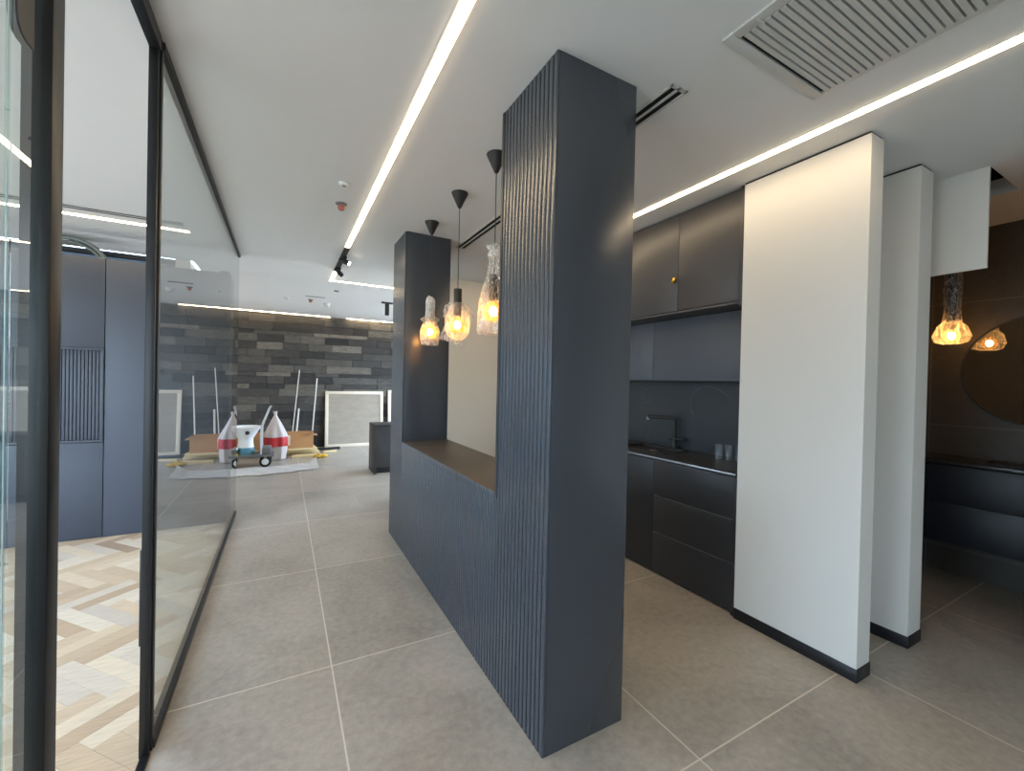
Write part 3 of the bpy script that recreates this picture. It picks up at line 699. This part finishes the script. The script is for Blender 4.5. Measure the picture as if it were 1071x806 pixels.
tag(MB().lathe([(.03, 0), (.034, .006), (.034, .012)], (.649, 6.547, H-.012), 20).build('ceiling_knockout', 'trim'), 'tiny grey disc in the ceiling behind the strip light corner', 'ceiling disc')
tag(MB().box(.27, .55, 7.2, 7.24, H-.006, H, .001).build('ceiling_slot', 'trim'), 'thin grey slot in the far hall ceiling near the red sprinkler', 'ceiling slot')

# ------------------------------------------------------------------ far hall
t = thing('pedestal_desk', (1.6, 6.72, 0), 'black box counter standing beyond the far end of the divider', 'counter')
BX0, BX1, BY0, BY1, BZ = 1.215, 2.1, 6.49, 6.97, .745
for a in (BX0, BX1-.03): MB().box(a, a+.03, BY0, BY1, 0, BZ-.03, .002).build('side_panel', 'kitlow', t)
MB().box(BX0, BX1, BY0-.0, BY1, BZ-.03, BZ, .002).build('top', 'kitlow', t)
MB().box(BX0+.03, BX1-.03, BY0+.04, BY0+.06, .09, BZ-.03, .001).build('front_panel', 'kitchen', t)
MB().box(BX0+.03, BX1-.03, BY0+.08, BY0+.1, 0, .09).build('plinth', 'blackmatte', t)

def panel(x0, x1, h, y0, y1, lab):
    """framed board leaning back on the stone: foot at y0, head at y1"""
    t = thing('framed_board', ((x0+x1)/2, y0, 0), lab, 'framed board', 'boards leaning on the stone wall')
    th = math.atan2(y1-y0, h); M = Matrix.Translation((0, y0, 0)) @ Matrix.Rotation(-th, 4, 'X')
    def lean(mb):
        for v in mb.bm.verts: v.co = M @ v.co
        return mb
    w = .062
    lean(MB().box(x0, x1, -.02, .02, .0, w, .003).box(x0, x1, -.02, .02, h-w, h, .003).box(x0, x0+w, -.02, .02, w, h-w, .003).box(x1-w, x1, -.02, .02, w, h-w, .003)).build('frame', 'panelframe', t)
    lean(MB().box(x0+w, x1-w, -.006, .018, w, h-w)).build('board', 'panelfield', t)
panel(.76, 1.925, 1.165, 9.38, 9.47, 'pale framed grey board leaning on the stone wall, left of two')
panel(2.03, 3.1, 1.2, 9.36, 9.47, 'framed grey board mostly hidden behind the black counter and divider')
def rod(p0, p1, r, lab, name='wooden_pole', mat='pale'):
    t = MB().tube([p0, p1], r, 10).build(name, mat); return tag(t, lab, 'pole', 'poles leaning by the cardboard box')
rod((.13, 9.05, .012), (.275, 9.47, 1.58), .009, 'tall grey pole leaning on the stone wall, left of the two tall ones')
rod((.475, 8.97, .012), (.60, 9.47, 1.42), .012, 'tall white pole leaning on the stone wall, right of the two tall ones')
rod((.20, 9.0, .02), (.275, 9.47, .80), .017, 'short white pole standing behind the cardboard box')

# dust sheet
b = bmesh.new(); nu, nv = 44, 18; gr = []
C4 = [Vector((-.86, 6.98, 0)), Vector((.50, 7.12, 0)), Vector((.50, 7.68, 0)), Vector((-.80, 7.6, 0))]
for i in range(nu+1):
    row = []
    for j in range(nv+1):
        u, v = i/nu, j/nv
        p = (C4[0]*(1-u)+C4[1]*u)*(1-v)+(C4[3]*(1-u)+C4[2]*u)*v
        p.y += .035*math.sin(u*9)+.02*math.sin(u*23+1)
        z = .012+.012*abs(math.sin(u*13+v*5))*math.sin(v*3.1)+.01*rnd.random()
        z += .10*max(0, u-.9)/.1*max(0, v-.1)*(.7+.3*math.sin(v*7)) + .02*max(0, u-.9)/.1
        row.append(b.verts.new((p.x, p.y, z)))
    gr.append(row)
for i in range(nu):
    for j in range(nv): b.faces.new((gr[i][j], gr[i+1][j], gr[i+1][j+1], gr[i][j+1]))
bmesh.ops.solidify(b, geom=b.faces[:], thickness=.006)
q = MB(); q._merge(b)
tag(q.build('dust_sheet', 'tarp', angle=60), 'pale crumpled dust sheet spread on the tiles before the trolley', 'dust sheet')

# trolley
TY = 7.86
t = thing('platform_trolley', (-.42, TY, 0), 'low grey platform trolley with upright tubular handle near the stone wall', 'trolley')
MB().box(-.82, -.12, TY-.2, TY+.2, .165, .205, .004).build('deck', 'deck', t)
for wx in (-.72, -.24):
    for wy in (TY-.15, TY+.15):
        w = MB().lathe([(.05, -.022), (.075, -.024), (.085, -.014), (.085, .014), (.075, .024), (.05, .022)], (wx, wy, .085), 28, axis=(0, 1, 0)).build('wheel', 'rubber', t)
        MB().lathe([(.05, -.026), (.02, -.03), (.02, .03), (.05, .026)], (wx, wy, .085), 24, axis=(0, 1, 0)).build('hub', 'whiteplastic', w)
        MB().box(wx-.02, wx+.02, wy-.032, wy+.032, .15, .166).build('caster_fork', 'steel', t)
hd = MB().tube([(-.30, TY-.17, .2), (-.30, TY-.17, .62), (-.27, TY-.17, .72), (-.20, TY-.15, .92), (-.185, TY-.10, .95), (-.18, TY+.10, .95), (-.20, TY+.15, .92), (-.27, TY+.17, .72), (-.3, TY+.17, .62), (-.3, TY+.17, .2)], .016, 10)
hd.build('handle', 'steel', t)
MB().box(-.29, -.16, TY-.18, TY+.18, .205, .30, .006).build('bracket', 'deck', t)
# tub on trolley
t = thing('flared_tub', (-.515, TY-.02, .206), 'white flared plastic tub with teal foot standing on the trolley', 'tub')
tx, ty = -.515, TY-.02
MB().lathe([(.115, .1), (.10, .20), (.105, .25), (.20, .41), (.222, .432), (.215, .435), (.19, .415), (.09, .25), (.001, .24)], (tx, ty, .206), 36, True, False).build('bowl', 'whiteplastic', t)
MB().lathe([(.125, 0), (.125, .05), (.116, .105), (.10, .11)], (tx, ty, .206), 32).build('foot', 'teal', t)['label'] = 'teal foot'
MB().lathe([(.03, 0), (.03, .014), (.018, .02)], (tx+.03, ty-.178, .206+.345), 20, axis=(0, -1, .55)).build('drain_cap', 'blackmatte', t)
t = thing('paint_tin', (-.66, TY-.145, .206), 'small dark tin with white lid at the left of the trolley deck', 'tin')
MB().lathe([(.05, 0), (.05, .09)], (-.66, TY-.145, .206), 24).build('can', 'blackmatte', t)
MB().lathe([(.053, .09), (.053, .105), (.045, .11)], (-.66, TY-.145, .206), 24).build('lid', 'whiteplastic', t)
MB().lathe([(.051, .0), (.051, .028)], (-.66, TY-.145, .206), 24, False, False).build('band', 'yellow', t)

# bag
t = thing('plastic_sack', (-.1, 8.31, 0), 'pale plastic sack with broad red band behind the trolley handle', 'sack')
cr = crumple(40, .15, 3, 77)
def sack(mb):
    for v in mb.bm.verts: v.co = Vector((v.co.x-.05*max(0, v.co.z-.4), 8.31+(v.co.y-8.31)*.8, v.co.z))
    return mb
sack(MB().lathe([(.12, 0), (.15, .02), (.165, .12), (.172, .24)], (-.10, 8.31, 0), 40, True, False, cr)).build('base', 'pinkbag', t)
sack(MB().lathe([(.172, .24), (.178, .32), (.176, .40)], (-.10, 8.31, 0), 40, False, False, cr)).build('band', 'red', t)['label'] = 'red printed band'
sack(MB().lathe([(.176, .40), (.16, .47), (.115, .57), (.065, .68), (.03, .755), (.022, .78), (.035, .84)], (-.10, 8.31, 0), 40, False, True, cr)).build('neck', 'pinkbag', t)
# timber boards, cardboard box
bd = [(.14, .62, 8.33, 8.45, 0, .045, .06), (-.8, .62, 8.77, 8.9, 0, .045, -.01), (-.9, .58, 8.66, 8.86, .046, .1, .012), (-.70, .56, 8.56, 8.70, .101, .14, -.015), (-.66, .54, 8.76, 8.86, .101, .14, .008)]
labs = ['short raw pine board on the floor in front of the pile', 'raw pine board lying lowest at the back of the pile', 'wide pine board in the middle of the pile', 'upper front pine board under the cardboard box', 'upper back pine board under the cardboard box']
for (x0, x1, y0, y1, z0, z1, r), lab in zip(bd, labs):
    tag(MB().box(x0, x1, y0, y1, z0, z1, .003, rot=r).build('timber_board', 'pine'), lab, 'board', 'pine boards under the cardboard box')
t = thing('cardboard_box', (-.1, 8.72, .142), 'long open cardboard box resting on the pine boards', 'box')
MB().box(-.72, .50, 8.57, 8.576, .142, .42).box(-.72, .50, 8.874, 8.88, .142, .42).box(-.72, -.714, 8.576, 8.874, .142, .42).box(.494, .5, 8.576, 8.874, .142, .42).box(-.714, .494, 8.576, 8.874, .142, .148).build('carton', 'card', t)
q = MB().box(.32, .50, 8.50, 8.575, .405, .411).box(.501, .57, 8.58, 8.87, .36, .366); q.build('flap', 'cardin', t)
MB().box(.06, .12, 8.5685, 8.57, .2, .38).build('tape_strip', 'tape', t)['label'] = 'pale strip of tape'
tag(MB().sphere((.60, 8.22, .035), .085, 20, 12, (1.5, .8, .4)).jitter(.012).build('cleaning_cloth', 'yellow', angle=80), 'crumpled yellow cloth on the tiles beside the pine boards', 'cloth')
tag(MB().box(.50, 1.02, 9.05, 9.13, 0, .045, .004, rot=.12).build('metal_bar', 'blackmatte'), 'black bar lying on the floor at the foot of the framed board', 'bar')
tag(MB().box(.68, .93, 8.78, 8.86, 0, .03, .003, rot=.3).build('wood_offcut', 'pine'), 'pale wood offcut on the floor between boards and black bar', 'offcut')

# ------------------------------------------------------------------ light
wd = bpy.data.worlds.new('daylight'); S.world = wd; wd.use_nodes = True
nt = wd.node_tree; nt.nodes.clear()
out = nt.nodes.new('ShaderNodeOutputWorld'); bg = nt.nodes.new('ShaderNodeBackground')
tc = nt.nodes.new('ShaderNodeTexCoord'); sp = nt.nodes.new('ShaderNodeSeparateXYZ'); rp = nt.nodes.new('ShaderNodeValToRGB')
nt.links.new(tc.outputs['Generated'], sp.inputs[0])
mrn = nt.nodes.new('ShaderNodeMapRange'); mrn.inputs['From Min'].default_value = -.3; mrn.inputs['From Max'].default_value = .6
nt.links.new(sp.outputs['Z'], mrn.inputs[0]); nt.links.new(mrn.outputs[0], rp.inputs[0])
e = rp.color_ramp.elements; e[0].position = .2; e[0].color = (.30, .31, .32, 1); e[1].position = .9; e[1].color = (.55, .72, 1.0, 1)
m_ = rp.color_ramp.elements.new(.42); m_.color = (.66, .81, 1.0, 1)
nt.links.new(rp.outputs[0], bg.inputs[0]); bg.inputs[1].default_value = 10.0; nt.links.new(bg.outputs[0], out.inputs[0])

def portal(name, loc, rot, sx, sy):
    l = bpy.data.lights.new(name, 'AREA'); l.shape = 'RECTANGLE'; l.size = sx; l.size_y = sy; l.cycles.is_portal = True
    o = bpy.data.objects.new(name, l); COL.objects.link(o); o.location = loc; o.rotation_euler = rot
R_ = math.radians
portal('window_portal_side_room', (-4.12, 2.0, 1.45), (0, R_(-90), 0), 2.2, 5.2)
portal('window_portal_front', (-2.1, -3.12, 1.3), (R_(90), 0, 0), 2.6, 2.4)
portal('window_portal_hall', (3.62, 7.35, 1.335), (0, R_(90), 0), 2.57, 4.1)
portal('window_portal_back', (-2.5, 5.95, 1.4), (R_(-90), 0, 0), 3.0, 2.7)

# ------------------------------------------------------------------ camera (1071 x 806)
cam = bpy.data.cameras.new('camera'); co = bpy.data.objects.new('camera', cam); COL.objects.link(co)
yaw, pitch, roll, fpx = math.radians(28.6302), math.radians(-.4945), math.radians(1.271), 437.2556
fw = Vector((math.sin(yaw)*math.cos(pitch), math.cos(yaw)*math.cos(pitch), math.sin(pitch)))
rt = Vector((math.cos(yaw), -math.sin(yaw), 0)); up = rt.cross(fw)
r2 = rt*math.cos(roll)+up*math.sin(roll); u2 = -rt*math.sin(roll)+up*math.cos(roll)
co.matrix_world = Matrix(((r2.x, u2.x, -fw.x, 0), (r2.y, u2.y, -fw.y, 0), (r2.z, u2.z, -fw.z, 1.4399), (0, 0, 0, 1)))
cam.sensor_fit = 'HORIZONTAL'; cam.sensor_width = 36.; cam.lens = fpx/1071*36.; cam.clip_start = .02
S.camera = co
vs = S.view_settings; vs.view_transform = 'Standard'; vs.look = 'None'; vs.exposure = .42; vs.gamma = 1.; vs.use_curve_mapping = False
S.cycles.transparent_max_bounces = 24; S.cycles.max_bounces = 12; S.cycles.diffuse_bounces = 6; S.cycles.sample_clamp_indirect = 6.
